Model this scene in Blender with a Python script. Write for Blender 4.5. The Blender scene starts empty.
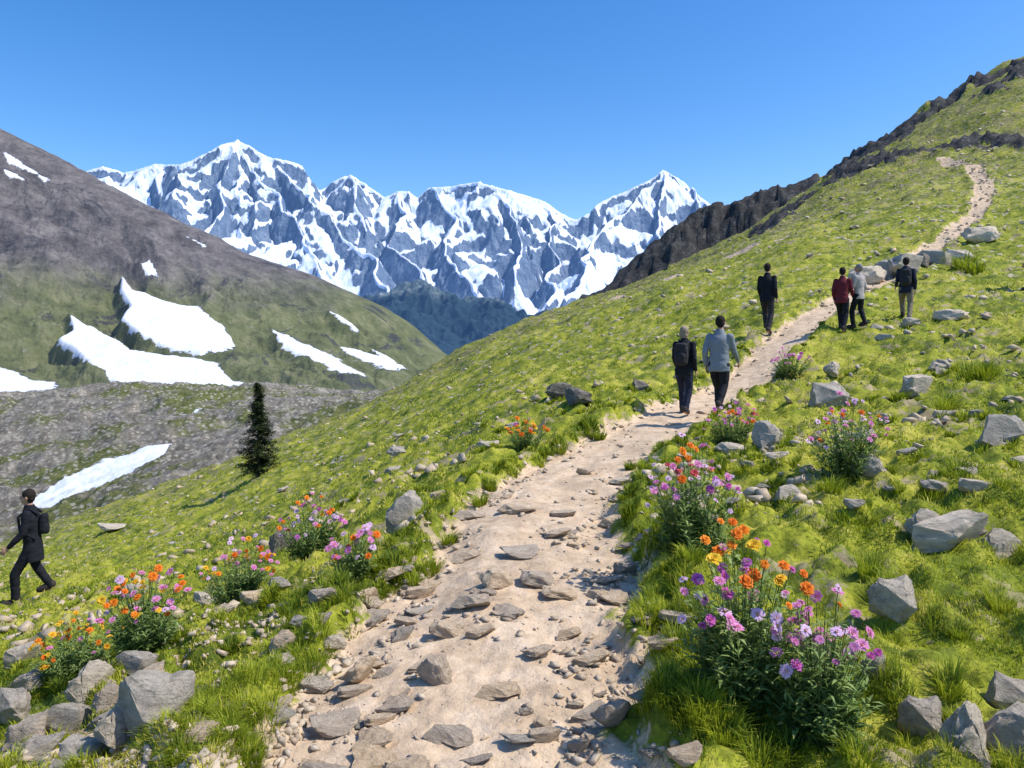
import bpy, bmesh, math, numpy as np
from mathutils import Vector, Matrix, noise as mnoise
F=740.0; HV=330.0; EYE=1.65
rng=np.random.default_rng(7)
# ---------- noise
_p=rng.permutation(256); _p=np.concatenate([_p,_p])
_ga=rng.random(256)*2*np.pi; _gx=np.cos(_ga); _gy=np.sin(_ga)
def perlin(x,y):
    x=np.asarray(x,float); y=np.asarray(y,float)
    xi=np.floor(x).astype(int); yi=np.floor(y).astype(int)
    xf=x-xi; yf=y-yi; xi&=255; yi&=255
    def g(ix,iy,fx,fy):
        h=_p[_p[ix&255]+(iy&255)]
        return _gx[h]*fx+_gy[h]*fy
    u=xf*xf*xf*(xf*(xf*6-15)+10); v=yf*yf*yf*(yf*(yf*6-15)+10)
    a=g(xi,yi,xf,yf); b=g(xi+1,yi,xf-1,yf); c=g(xi,yi+1,xf,yf-1); d=g(xi+1,yi+1,xf-1,yf-1)
    return ((a+u*(b-a))+v*((c+u*(d-c))-(a+u*(b-a))))*1.5
def fbm(x,y,o=4,l=2.03,g=0.5):
    s=0;a=1;n=0
    for i in range(o):
        s=s+a*perlin(x+i*17.3,y-i*9.1); n+=a; a*=g; x=x*l; y=y*l
    return s/n
def ridged(x,y,o=5,g=0.5):
    s=0;a=1;n=0
    for i in range(o):
        s=s+a*(1-np.abs(perlin(x+i*13.7,y+i*5.3))*1.6); n+=a; a*=g; x=x*2.07; y=y*2.07
    return s/n
def sstep(a,b,x):
    t=np.clip((x-a)/(b-a),0,1); return t*t*(3-2*t)
def blur(A,n=3):
    for _ in range(n):
        A=(A+np.roll(A,1,0)+np.roll(A,-1,0)+np.roll(A,1,1)+np.roll(A,-1,1))/5
    return A
def pchip(xk,yk,xq):
    xk=np.asarray(xk,float); yk=np.asarray(yk,float)
    h=np.diff(xk); dl=np.diff(yk,axis=0)/h.reshape((-1,)+(1,)*(yk.ndim-1))
    m=np.zeros_like(yk); a=dl[:-1]; b=dl[1:]
    with np.errstate(all='ignore'):
        m[1:-1]=np.where(a*b>0,2*a*b/(a+b),0)
    m[0]=dl[0]; m[-1]=dl[-1]; m=np.nan_to_num(m)
    i=np.clip(np.searchsorted(xk,xq)-1,0,len(xk)-2)
    sh=(-1,)+(1,)*(yk.ndim-1)
    t=((xq-xk[i])/h[i]).reshape(sh); hh=h[i].reshape(sh)
    return (2*t**3-3*t**2+1)*yk[i]+(t**3-2*t**2+t)*hh*m[i]+(-2*t**3+3*t**2)*yk[i+1]+(t**3-t**2)*hh*m[i+1]
class Surf:
    def __init__(s,us,ds,W,off=4):
        us=np.array(us,float); ds=np.array(ds,float); W=np.array(W,float)/(ds+off)
        s.off=off; s.l0,s.l1=np.log(ds[0]),np.log(ds[-1]); s.u0,s.u1=us[0],us[-1]; s.n=900
        A=pchip(np.log(ds),W.T,np.linspace(s.l0,s.l1,s.n))
        s.G=pchip(us,A.T,np.linspace(s.u0,s.u1,s.n))
    def z(s,x,y):
        y=np.maximum(y,1e-3); u=512+F*x/y
        a=np.clip((u-s.u0)/(s.u1-s.u0),0,1)*(s.n-1.001); b=np.clip((np.log(y)-s.l0)/(s.l1-s.l0),0,1)*(s.n-1.001)
        i=a.astype(int); j=b.astype(int); fa=a-i; fb=b-j; G=s.G
        w=(G[i,j]*(1-fb)+G[i,j+1]*fb)*(1-fa)+(G[i+1,j]*(1-fb)+G[i+1,j+1]*fb)*fa
        return w*(y+s.off)
def v2z(v,d): return (HV-np.array(v,float))/F*np.array(d,float)
ND=[3,4.5,7,10,14,20,30,45,70,110,180,280]
NT={-500:[830,790,740,715,700,690,680,675,670,665,665,700],
0:[799,715,647,607,594,585,577,568,555,545,552,620],
150:[774,665,615,582,568,552,540,522,506,492,500,560],
256:[762,651,590,562,542,520,498,475,460,450,465,520],
400:[744,618,536,493,467,445,426,412,400,390,387,450],
512:[738,602,501,460,425,395,372,355,342,333,328,400],
620:[737,600,503,449,399,363,335,313,302,295,290,330],
720:[730,595,492,437,398,340,298,277,262,254,248,262],
820:[728,590,482,424,372,316,275,246,224,205,181,200],
920:[725,585,475,412,358,306,262,228,196,165,128,150],
1024:[722,575,462,400,345,296,252,214,178,135,68,90],
1500:[700,540,390,310,250,195,145,100,55,5,-60,-60]}
near=Surf(list(NT),[0.5,1.5]+ND,[[(-1.9 if u<0 else -1.4 if u>1100 else -1.65)]*2+list(v2z(NT[u],ND)) for u in NT])
PATH=[(0.3,430,.7),(2,440,.74),(2.8,445,.78),(3.5,465,.85),(4.5,492,.9),(5.5,528,.78),(7,532,.74),(8.7,572,.74),(10.5,626,.72),(13,690,.66),(16,757,.62),(18.5,791,.56),(21.5,829,.48),(25,868,.45),(30,905,.5),(38,950,.55),(50,978,.6),(70,986,.7),(90,972,.8),(108,942,.8)]
PP=np.array([((u-512)/F*d,d,w) for d,u,w in PATH])
TR=np.array([((u-512)/F*d,d,w) for d,u,w in [(92,600,.9),(83,635,1.3),(78,670,1.5),(75,705,1.5),(72,740,1.4),(68,770,1.1),(65,788,.6)]])
def pdist(x,y,P):
    best=np.full(np.shape(x),1e9)
    for k in range(len(P)-1):
        ax,ay,aw=P[k]; bx,by,bw=P[k+1]
        t=np.clip(((x-ax)*(bx-ax)+(y-ay)*(by-ay))/((bx-ax)**2+(by-ay)**2),0,1)
        dd=np.hypot(x-ax-t*(bx-ax),y-ay-t*(by-ay))-(aw+t*(bw-aw))
        best=np.minimum(best,dd)
    return best
def path_sd(x,y):
    return pdist(x,y,PP)+0.24*fbm(x*1.3,y*1.3,3)+0.2*fbm(x*4,y*4,3)+sstep(30,60,y)*.3*fbm(x*.3,y*.3,3)
CU=[560,600,650,700,760,800,840,880,910,940,980,1024,1100]; CH=[0,9,30,46,32,16,7,7,15,22,22,14,10]
def cliff_edge(x): return 182+8*fbm(x*.05,x*.0+2,4)
def cliff_w(x,y,u):
    brk=np.where(u>820,.35+.65*sstep(-.2,.05,fbm(x*.06+9,x*0+3.5,3)),1)
    return np.interp(u,CU,CH)*brk
def mound(x,y): return np.abs(fbm(x*2.3+5,y*2.3,3))
def ground_z(x,y):
    x=np.asarray(x,float); y=np.asarray(y,float)
    z=near.z(x,y)+EYE
    sd=path_sd(x,y); m=sstep(0.12,-0.12,sd)
    u=512+F*x/np.maximum(y,.1)
    hum=fbm(x*1.1,y*1.1,4)*0.2+mound(x,y)*0.26-.05
    z=z+hum*(1-m)*sstep(.5,2.5,y)+(-0.08+fbm(x*2.5,y*2.5,3)*0.045+fbm(x*11,y*11,2)*0.01)*m
    z=z+0.12*np.exp(-((sd-0.22)/0.16)**2)
    z=z+fbm(x*.18,y*.18,4)*1.1*sstep(12,50,y)+fbm(x*.035+3,y*.035,5)*3.0*sstep(50,160,y)+(ridged(x*.09,y*.09,4)-.7)*1.2*sstep(45,110,y)
    c=cliff_w(x,y,u)/F*185*(1+.3*fbm(x*.09,y*.02,3))
    e=y-cliff_edge(x)+fbm(x*.3,y*.3,3)*4
    z=z+c*(sstep(0,4,e)*.5+sstep(5,9,e)*.5)*(1-.6*sstep(200,280,y))+np.where(c>1,1,0)*ridged(x*.25,y*.25,4)*.9*sstep(-1,2,e)*sstep(22,9,e)
    return z
def make_mesh(name,co,faces_flat,totals,smooth=True,attrs={},link=True,mats=(),mi=None):
    me=bpy.data.meshes.new(name); co=np.asarray(co,np.float32).reshape(-1,3)
    ff=np.asarray(faces_flat,np.int32).ravel(); tt=np.asarray(totals,np.int32)
    me.vertices.add(len(co)); me.vertices.foreach_set('co',co.ravel())
    me.loops.add(len(ff)); me.loops.foreach_set('vertex_index',ff)
    me.polygons.add(len(tt)); st=np.concatenate([[0],np.cumsum(tt)[:-1]]).astype(np.int32)
    me.polygons.foreach_set('loop_start',st); me.polygons.foreach_set('loop_total',tt)
    for k,a in attrs.items():
        at=me.attributes.new(k,'FLOAT','POINT'); at.data.foreach_set('value',np.asarray(a,np.float32).ravel())
    for m_ in mats: me.materials.append(m_)
    if mi is not None: me.polygons.foreach_set('material_index',np.asarray(mi,np.int32))
    me.update(calc_edges=True)
    if smooth: me.polygons.foreach_set('use_smooth',np.ones(len(tt),bool))
    if not link: return me
    ob=bpy.data.objects.new(name,me); bpy.context.scene.collection.objects.link(ob)
    return ob
def mesh_grid(name,X,Y,Z,attrs={}):
    n,m=X.shape; I=np.arange(n*m).reshape(n,m)
    q=np.stack([I[:-1,:-1],I[:-1,1:],I[1:,1:],I[1:,:-1]],-1).reshape(-1,4)
    return make_mesh(name,np.stack([X,Y,Z],-1),q,np.full(len(q),4),True,attrs)
def polysd(U,V,poly):
    P=np.array(poly,float); best=np.full(U.shape,1e9); ins=np.zeros(U.shape,bool)
    for k in range(len(P)):
        a=P[k]; b=P[(k+1)%len(P)]
        t=np.clip(((U-a[0])*(b[0]-a[0])+(V-a[1])*(b[1]-a[1]))/((b-a)@(b-a)+1e-9),0,1)
        best=np.minimum(best,np.hypot(U-a[0]-t*(b[0]-a[0]),V-a[1]-t*(b[1]-a[1])))
        c=((a[1]>V)!=(b[1]>V))
        if a[1]!=b[1]: ins^=c&(U<(b[0]-a[0])*(V-a[1])/(b[1]-a[1])+a[0])
    return np.where(ins,best,-best)
# ---------- material helper
class M:
    def __init__(s,name):
        s.m=bpy.data.materials.new(name); s.m.use_nodes=True; s.t=s.m.node_tree; s.t.nodes.clear()
        s.out=s.n('ShaderNodeOutputMaterial'); s.b=s.n('ShaderNodeBsdfPrincipled'); s.l(s.b.outputs[0],s.out.inputs[0])
        s.b.inputs['Roughness'].default_value=.9; s.b.inputs['Specular IOR Level'].default_value=.2
        s.c=s.n('ShaderNodeTexCoord').outputs['Object']
    def n(s,t): return s.t.nodes.new(t)
    def l(s,a,b): s.t.links.new(a,b)
    def put(s,v,i):
        if isinstance(v,bpy.types.NodeSocket): s.l(v,i)
        elif isinstance(v,(tuple,list)): i.default_value=tuple(v)+((1,) if len(v)==3 and i.type=='RGBA' else ())
        else: i.default_value=v
    def noise(s,sc,de=5,ro=.6,di=0,co=None):
        n=s.n('ShaderNodeTexNoise'); s.l(co or s.c,n.inputs['Vector']); n.inputs['Scale'].default_value=sc; n.inputs['Detail'].default_value=de; n.inputs['Roughness'].default_value=ro; n.inputs['Distortion'].default_value=di
        return n.outputs[0]
    def vor(s,sc,out='Distance',feat='F1',co=None):
        n=s.n('ShaderNodeTexVoronoi'); n.feature=feat; s.l(co or s.c,n.inputs['Vector']); n.inputs['Scale'].default_value=sc
        return n.outputs[out]
    def ramp(s,f,st,interp='LINEAR'):
        n=s.n('ShaderNodeValToRGB'); s.put(f,n.inputs[0]); e=n.color_ramp.elements; n.color_ramp.interpolation=interp
        while len(e)<len(st): e.new(.5)
        for k,(p,c) in enumerate(st): e[k].position=p; e[k].color=tuple(c)+(1,) if not isinstance(c,(int,float)) else (c,c,c,1)
        return n.outputs[0]
    def mix(s,f,a,b,mode='MIX'):
        n=s.n('ShaderNodeMix'); n.data_type='RGBA'; n.blend_type=mode; s.put(f,n.inputs[0]); s.put(a,n.inputs[6]); s.put(b,n.inputs[7]); return n.outputs[2]
    def ma(s,op,a,b=0,c=0):
        n=s.n('ShaderNodeMath'); n.operation=op; s.put(a,n.inputs[0]); s.put(b,n.inputs[1]); s.put(c,n.inputs[2]); return n.outputs[0]
    def mr(s,v,a,b,c=0,d=1):
        n=s.n('ShaderNodeMapRange'); n.interpolation_type='SMOOTHSTEP'; s.put(v,n.inputs[0])
        for k,x in enumerate((a,b,c,d)): n.inputs[k+1].default_value=x
        return n.outputs[0]
    def attr(s,k):
        n=s.n('ShaderNodeAttribute'); n.attribute_name=k; return n.outputs['Fac']
    def pos(s,k):
        x=s.n('ShaderNodeSeparateXYZ'); s.l(s.c,x.inputs[0]); return x.outputs[k]
    def rnd(s): return s.n('ShaderNodeObjectInfo').outputs['Random']
    def bump(s,h,dist=.02,st=1):
        n=s.n('ShaderNodeBump'); n.inputs['Strength'].default_value=st; n.inputs['Distance'].default_value=dist; s.l(h,n.inputs['Height'])
        s.l(n.outputs[0],s.b.inputs['Normal'])
    def col(s,c): s.put(c,s.b.inputs['Base Color'])
    def air(s,c,st):  # constant emission that paints distance haze into a material
        s.put(c,s.b.inputs['Emission Color']); s.b.inputs['Emission Strength'].default_value=st
    def translucent(s,c,f):
        t=s.n('ShaderNodeBsdfTranslucent'); s.put(c,t.inputs[0]); x=s.n('ShaderNodeMixShader'); x.inputs[0].default_value=f
        s.l(s.b.outputs[0],x.inputs[1]); s.l(t.outputs[0],x.inputs[2]); s.l(x.outputs[0],s.out.inputs[0])
# ================= placing on the hillside: bearing and dip from the trail station -> point on the ground
_ld=np.exp(np.linspace(np.log(1.2),np.log(175),4000))
def spot(u,v):
    z=ground_z((u-512)/F*_ld,_ld)-EYE
    h=np.nonzero(z>=-(v-HV)/F*_ld)[0]
    d=_ld[h[0]] if len(h) else 150.
    return (u-512)/F*d,d
def gz(x,y): return float(ground_z(np.array([x]),np.array([y]))[0])
COL=bpy.context.scene.collection
def link(o): COL.objects.link(o); return o
# ================= people
class B:
    def __init__(s): s.v=[];s.f=[]
    def sup(s,c,r,e=1.,rot=None,seg=18,rings=12):
        c=Vector(c); b=len(s.v); sg=lambda t,e_:math.copysign(abs(t)**e_,t)
        for i in range(1,rings):
            ph=math.pi*i/rings-math.pi/2
            for k in range(seg):
                th=2*math.pi*k/seg
                p=Vector((r[0]*sg(math.cos(ph),e)*sg(math.cos(th),e),r[1]*sg(math.cos(ph),e)*sg(math.sin(th),e),r[2]*sg(math.sin(ph),e)))
                if rot is not None: p=rot@p
                s.v.append(c+p)
        for sgn in (-1,1):
            p=Vector((0,0,r[2]*sgn)); s.v.append(c+(rot@p if rot is not None else p))
        lo=len(s.v)-2; hi=lo+1; n=rings-1
        for i in range(n-1):
            for k in range(seg): s.f.append((b+i*seg+k,b+i*seg+(k+1)%seg,b+(i+1)*seg+(k+1)%seg,b+(i+1)*seg+k))
        for k in range(seg): s.f.append((lo,b+(k+1)%seg,b+k)); s.f.append((hi,b+(n-1)*seg+k,b+(n-1)*seg+(k+1)%seg))
    def seg(s,p0,r0,p1,r1,n=12,ends=True):
        p0=Vector(p0);p1=Vector(p1); d=(p1-p0); L=d.length
        if L<1e-5: return
        q=d.to_track_quat('Z','Y').to_matrix(); b=len(s.v)
        for p,r in ((p0,r0),(p1,r1)):
            for k in range(n): s.v.append(p+q@Vector((r*math.cos(2*math.pi*k/n),r*math.sin(2*math.pi*k/n),0)))
        for k in range(n): s.f.append((b+k,b+(k+1)%n,b+n+(k+1)%n,b+n+k))
        s.f.append(tuple(b+k for k in reversed(range(n)))); s.f.append(tuple(b+n+k for k in range(n)))
        if ends:
            for p,r in ((p0,r0),(p1,r1)): s.sup(p,(r,r,r),1,None,12,8)
    def chain(s,L):
        for (p,r),(q,t) in zip(L[:-1],L[1:]): s.seg(p,r,q,t)
    def loft(s,L,n=22):
        b=len(s.v)
        for c,rx,ry in L:
            for k in range(n): s.v.append(Vector((c[0]+rx*math.cos(2*math.pi*k/n),c[1]+ry*math.sin(2*math.pi*k/n),c[2])))
        for i in range(len(L)-1):
            for k in range(n): s.f.append((b+i*n+k,b+i*n+(k+1)%n,b+(i+1)*n+(k+1)%n,b+(i+1)*n+k))
        s.f.append(tuple(b+k for k in reversed(range(n)))); s.f.append(tuple(b+(len(L)-1)*n+k for k in range(n)))
    def build(s,name,mat,vox,fold=0,it=3,sc=1):
        me=bpy.data.meshes.new(name); me.from_pydata([v*sc for v in s.v],[],s.f); me.update()
        o=bpy.data.objects.new(name,me); link(o)
        r=o.modifiers.new('r','REMESH'); r.mode='VOXEL'; r.voxel_size=vox
        k=o.modifiers.new('s','SMOOTH'); k.factor=.5; k.iterations=it
        dg=bpy.context.evaluated_depsgraph_get(); m2=bpy.data.meshes.new_from_object(o.evaluated_get(dg)); o.modifiers.clear(); o.data=m2; bpy.data.meshes.remove(me); m2.name=name
        if fold:
            for v in m2.vertices:
                q=Vector((v.co.x*7,v.co.y*7,v.co.z*12+len(m2.vertices)%7)); v.co+=v.normal*(mnoise.fractal(q,1,2,2)*fold)
        m2.materials.clear(); m2.materials.append(mat); m2.polygons.foreach_set('use_smooth',np.ones(len(m2.polygons),bool)); return o
def cloth(nm,c):
    m=M(nm); m.col(m.mix(m.mr(m.noise(9,3),.35,.7,0,.4),c,tuple(min(1,k*1.3+.003) for k in c))); m.b.inputs['Roughness'].default_value=.85; m.bump(m.noise(45,3),.003); return m.m
MS=M('skin'); MS.col(MS.ramp(MS.noise(14,3),[(.3,(.42,.23,.16)),(.7,(.52,.3,.21))])); MS.b.inputs['Roughness'].default_value=.6; MS=MS.m
ME=cloth('dark eye',(.02,.015,.01)); MSH=cloth('boot leather',(.05,.04,.035))
def person(u,v,hp,deg,label,top,bot,hair,pack=None,stride=.3,longhair=False,cap=None,arms=(0,0),headturn=0,topfat=.0,lean=0,coat=0,slim=1.,ps=1.):
    x,y=spot(u,v); Hh=min(1.88,max(1.55,hp*y/F)); k=Hh/1.75; th=math.radians(deg); fw=(math.sin(th),math.cos(th)); rt=(math.cos(th),-math.sin(th))
    feet=[]
    for sg,f in ((-1,stride*.5),(1,-stride*.5)):
        fx=x+(rt[0]*sg*.09+fw[0]*f)*k; fy=y+(rt[1]*sg*.09+fw[1]*f)*k; feet.append(gz(fx,fy))
    z0=min(feet); zz=[(q-z0)/k for q in feet]; zh=(min(zz)*.5+max(zz)*.5)*.6
    up=lambda z:z+zh*.9-abs(stride)*.06
    def P(px,py,pz): return Vector((px,py+lean*max(0,pz-.9),up(pz)))
    legs=[]
    for i,(sg,f) in enumerate(((-1,stride*.5),(1,-stride*.5))):
        lift=.05+.12*max(0,abs(f)-.15) if f<-.08 else 0
        an=Vector((sg*.085,f,.085+zz[i]+lift)); hp_=P(sg*.085,0,.9); kn=(an+hp_)/2+Vector((sg*.015,.05+.14*abs(stride) if f>=0 else .06+.1*abs(stride),.0)); legs.append((sg,hp_,kn,an,lift))
    armj=[]
    for sg,a in ((-1,arms[0]),(1,arms[1])):
        sh=P(sg*.168*slim,0,1.395)
        if isinstance(a,(int,float)):
            el=sh+Vector((sg*.045,-.03+.28*math.sin(a),-.275*math.cos(a))); wr=el+Vector((sg*.0,.09+.24*math.sin(a+.2),-.23*math.cos(a+.25)))
        else: el=sh+Vector(a[0]); wr=el+Vector(a[1])
        armj.append((sg,sh,el,wr))
    b=B()
    tor=[(.84,.12,.09),(.92,.155,.11),(1.0,.15,.105),(1.1,.132,.095),(1.22,.15,.108),(1.33,.162,.112),(1.385,.142,.1),(1.43,.095,.08),(1.475,.06,.062),(1.55,.053,.057)]
    b.loft([(P(0,0,z),a*slim,c*slim) for z,a,c in tor])
    R=Matrix.Rotation(math.radians(headturn),3,'Z'); hc=P(0,.015,1.638)
    hp3=lambda px,py,pz: hc+R@Vector((px,py,pz))
    b.sup(hp3(0,-.008,.018),(.074,.092,.094)); b.sup(hp3(0,.028,-.045),(.056,.062,.062)); b.sup(hp3(0,.055,-.085),(.025,.028,.022))
    b.seg(hp3(0,.08,.008),.009,hp3(0,.102,-.022),.014); b.sup(hp3(0,.084,-.052),(.022,.012,.008)); b.sup(hp3(0,.078,.028),(.05,.014,.009))
    for sg in (-1,1): b.sup(hp3(sg*.077,-.005,-.008),(.01,.02,.032))
    for sg,sh,el,wr in armj:
        b.chain([(sh,.053),(sh*.45+el*.55,.044),(el,.037),(el*.6+wr*.4,.036),(wr,.025)])
        d=(wr-el).normalized(); n=(Vector((sg,0,0))-d*d.x*sg).normalized(); t=d.cross(n)
        if t.y<0: t=-t
        Rm=Matrix((n,t,d)).transposed(); b.sup(wr+d*.05,(.016,.04,.052),.8,Rm)
        for o_,ln in ((.031,.066),(.011,.076),(-.010,.07),(-.030,.055)):
            p0=wr+d*.085+t*o_; p1=p0+(d*.95-n*.25)*ln*.5+t*o_*.15; p2=p1+(d*.75-n*.65)*ln*.5; b.seg(p0,.0095,p1,.0085,8); b.seg(p1,.0085,p2,.007,8)
        p0=wr+d*.03+t*.03; p1=p0+(d*.6+t*.7-n*.2)*.038; p2=p1+(d*.9+t*.1-n*.3)*.03; b.seg(p0,.013,p1,.011,8); b.seg(p1,.011,p2,.008,8)
    for sg,hj,kn,an,lf in legs:
        b.chain([(hj,.083),(hj*.5+kn*.5,.07),(kn,.053),(kn*.65+an*.35,.055),(an,.036)]); b.chain([(an+Vector((0,-.03,-.035)),.034),(an+Vector((0,.12,-.05-lf*.6)),.028)])
    body=b.build('person',MS,.0068*k,0,2,k); body.location=(x,y,z0); body.rotation_euler=(0,0,-th)
    body['label']=label; body['category']='person'; body['group']='hikers on the mountain trail'
    def child(o): o.parent=body; return o
    j=B(); e=.014+topfat
    jt=[(.80-coat,.16+e+coat*.12,.12+e+coat*.15),(.88,.16+e,.12+e),(.98,.148+e,.11+e),(1.1,.14+e,.103+e),(1.22,.15+e,.11+e),(1.33,.16+e,.113+e),(1.38,.142+e,.1+e),(1.43,.095+e,.08+e),(1.485,.062+e*.7,.064+e*.7),(1.52,.06+e*.5,.06+e*.5)]
    j.loft([(P(0,0,z),a*slim,c*slim) for z,a,c in jt])
    for sg,sh,el,wr in armj:
        en=(wr*.93+el*.07)
        j.chain([(sh,.06+e*.4),(sh*.45+el*.55,.054+e*.3),(el,.048+e*.3),(el*.5+wr*.5,.044+e*.2),(en,.035+e*.1)])
    child(j.build('jacket',top,.011*k,.008,4,k))
    t=B(); t.loft([(P(0,0,z),a*slim,c*slim) for z,a,c in ((.8,.135,.1),(.86,.163,.125),(.93,.16,.12),(1.0,.15,.11))])
    for sg,hj,kn,an,lf in legs: t.chain([(hj,.098*slim),(hj*.5+kn*.5,.086*slim),(kn,.07),(kn*.55+an*.45,.065),(an+Vector((0,-.005,.0)),.056)])
    child(t.build('trousers',bot,.011*k,.008,3,k))
    for sg,hj,kn,an,lf in legs:
        q=B(); pit=Matrix.Rotation(-lf*6,3,'X'); q.sup(an+Vector((0,.055,-.03)),(.05,.145,.055),.75,pit); q.sup(an+Vector((0,-.02,.01)),(.05,.06,.06),.9)
        child(q.build('boot',MSH,.011*k,0,1,k))
    h=B(); h.sup(hp3(0,-.02,.032),(.084,.094,.095)); h.sup(hp3(0,-.05,-.02),(.074,.055,.07))
    if longhair: h.sup(hp3(0,-.045,-.06),(.082,.05,.075),.9)
    child(h.build('hair',hair,.009*k,.004,2,k))
    if cap:
        q=B(); q.sup(hp3(0,-.01,.062),(.092,.104,.072)); q.sup(hp3(0,.1,.045),(.065,.06,.01)); child(q.build('cap',cap,.009*k,0,1,k))
    for sg in (-1,1):
        q=B(); q.sup(hp3(sg*.03,.074,.008),(.013,.011,.008)); child(q.build('eye',ME,.004,0,0,k))
    if pack:
        q=B(); c=P(0,-.12-.075*ps,1.2); q.sup(c,(.15*ps,.09*ps,.235*ps),.55); q.sup(c+Vector((0,-.085*ps,-.07)),(.11*ps,.045*ps,.12*ps),.6); q.sup(c+Vector((0,-.01,.19*ps)),(.135*ps,.09*ps,.06),.7)
        bp=child(q.build('backpack',pack,.012*k,.006,3,k))
        for sg in (-1,1):
            q=B(); q.chain([(P(sg*.085,-.13,1.38),.02),(P(sg*.1,-.02,1.475),.02),(P(sg*.1,.11+e,1.36),.02),(P(sg*.13,.1+e,1.15),.018),(P(sg*.15,-.08,1.02),.016)])
            o=q.build('strap',pack,.011*k,0,1,k); o.parent=bp
    return body
BK=cloth('black cloth',(.012,.013,.018)); NV=cloth('dark navy cloth',(.018,.022,.04)); GY=cloth('blue grey cloth',(.2,.225,.25)); RD=cloth('dark red cloth',(.13,.018,.028)); WH=cloth('light grey cloth',(.4,.36,.34)); KH=cloth('khaki cloth',(.2,.165,.115)); CH_=cloth('charcoal cloth',(.03,.03,.033))
HD=cloth('dark hair',(.02,.015,.012)); HB=cloth('ash blond hair',(.3,.24,.17)); HG=cloth('grey hair',(.22,.21,.2))
person(684,415,90,30,'hiker in black jacket and dark trousers walking away with small backpack',BK,NV,HB,pack=CH_,stride=.36,longhair=True,arms=(.25,-.15),slim=1.0,ps=.9,headturn=-18,lean=.05)
person(719,409,102,34,'hiker in blue grey long sleeved top and black trousers',GY,BK,HD,stride=.52,arms=(-.3,.4),lean=.08,headturn=14,slim=1.07)
person(767,334,71,35,'hiker in black jacket standing on the trail',BK,CH_,HD,stride=.4,arms=(.2,-.15),slim=1.0,lean=.06)
person(842,332,66,38,'hiker in dark red jacket and black trousers walking uphill',RD,BK,HD,stride=.42,arms=(-.15,.3),slim=1.0,lean=.1)
person(859,329,64,-30,'hiker in light grey top and dark trousers beside a companion',WH,BK,HG,stride=.24,arms=(.25,-.05),slim=.95,headturn=25)
person(906,319,66,30,'hiker in navy jacket and khaki trousers with dark backpack',NV,KH,HD,pack=CH_,stride=.55,arms=(((-.04,.0,-.26),(-.04,.14,-.14)),-.2),lean=.1,ps=.9)
person(1030,288,38,-60,'hiker in dark jacket and cap on the upper slope',CH_,BK,HD,cap=BK,stride=.1)
person(33,597,114,-108,'hiker in long black coat and slim dark backpack walking downhill',BK,BK,HD,pack=BK,stride=.42,arms=(.25,-.2),lean=.08,coat=.13,topfat=.008,slim=.93,ps=.6)
# ================= ground
g=M('alpine turf and dirt')
n2=g.noise(2.5,6,.65); n3=g.noise(30,3)
far=g.mr(g.pos(1),35,110)
grs=g.ramp(g.ma('ADD',g.ma('MULTIPLY',g.noise(.35,3),.4),g.ma('MULTIPLY',n2,.6)),[(.35,(.045,.075,.008)),(.44,(.14,.18,.014)),(.51,(.3,.32,.025)),(.62,(.48,.43,.08))])
grs=g.mix(g.mr(n3,.35,.58,.5,0),grs,(.05,.07,.008))
drt=g.ramp(n2,[(.3,(.2,.155,.09)),(.7,(.46,.37,.26))])
dth=g.ma('ADD',g.noise(1.1,6,.78),g.ma('MULTIPLY',far,.03))
grs=g.mix(g.mr(dth,.55,.61,0,.85),grs,drt)
grs=g.mix(g.ma('MULTIPLY',g.mr(g.noise(.12,7,.78),.5,.6),g.ma('MULTIPLY',far,.6)),grs,g.ramp(n2,[(.3,(.1,.085,.04)),(.7,(.28,.23,.13))]))
st=g.mr(g.vor(1.9),.26,.15); st=g.ma('MULTIPLY',st,g.mr(g.noise(.5,3),.4,.53))
st=g.ma('MULTIPLY',st,g.mr(g.pos(1),14,28))
grs=g.mix(st,grs,(.46,.4,.32))
st2=g.ma('MULTIPLY',g.mr(g.noise(.55,6,.8),.61,.67),far); grs=g.mix(st2,grs,(.055,.05,.042))
pth=g.ramp(g.noise(5,7,.7),[(.3,(.42,.3,.19)),(.5,(.6,.45,.3)),(.7,(.74,.58,.42))])
pth=g.mix(g.mr(g.vor(38),.35,.15,0,.4),pth,(.5,.39,.28))
pth=g.mix(g.mr(g.noise(1.4,5,.7),.5,.62,0,.45),pth,(.34,.25,.165))
pm=g.mr(g.ma('ADD',g.attr('path'),g.ma('MULTIPLY',g.ma('SUBTRACT',g.noise(9,5,.7),.5),.5)),.06,-.04)
c=g.mix(pm,grs,pth)
rk=g.ramp(g.noise(.5,7,.75),[(.3,(.016,.017,.019)),(.52,(.05,.05,.05)),(.72,(.15,.145,.135))])
c=g.mix(g.mr(g.ma('ADD',g.attr('rock'),g.ma('SUBTRACT',g.noise(.35,5,.7),.5)),.35,.5),c,rk); g.col(c)
g.bump(g.ma('ADD',g.ma('MULTIPLY',g.noise(12,6,.7),.5),g.ma('MULTIPLY',g.noise(.8,5,.7),g.mr(g.pos(1),20,120,0,14))),.05)
us=np.linspace(-480,1480,780); ds=np.exp(np.linspace(np.log(.6),np.log(290),700))
D,U=np.meshgrid(ds,us,indexing='ij'); X=(U-512)/F*D
sd=path_sd(X,D); sd2=pdist(X,D,TR)+.5*fbm(X*.3,D*.3,3)
sda=np.minimum(sd,np.clip(sd2,-.5,1))
ce=D-cliff_edge(X)
cw=cliff_w(X,D,U)/14
rock_=sstep(-3,1,ce)*sstep(26,15,ce)*np.clip(cw*1.4,0,1)*np.where(U>820,sstep(-.35,.1,fbm(X*.12,D*.12,4)),1)
pat=sstep(.1,.26,fbm(X*.05+31,D*.02,4)+.16*fbm(X*.3,D*.3,3))*sstep(75,115,D)*sstep(700,800,U)*np.clip(sd/3,0,1)
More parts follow.
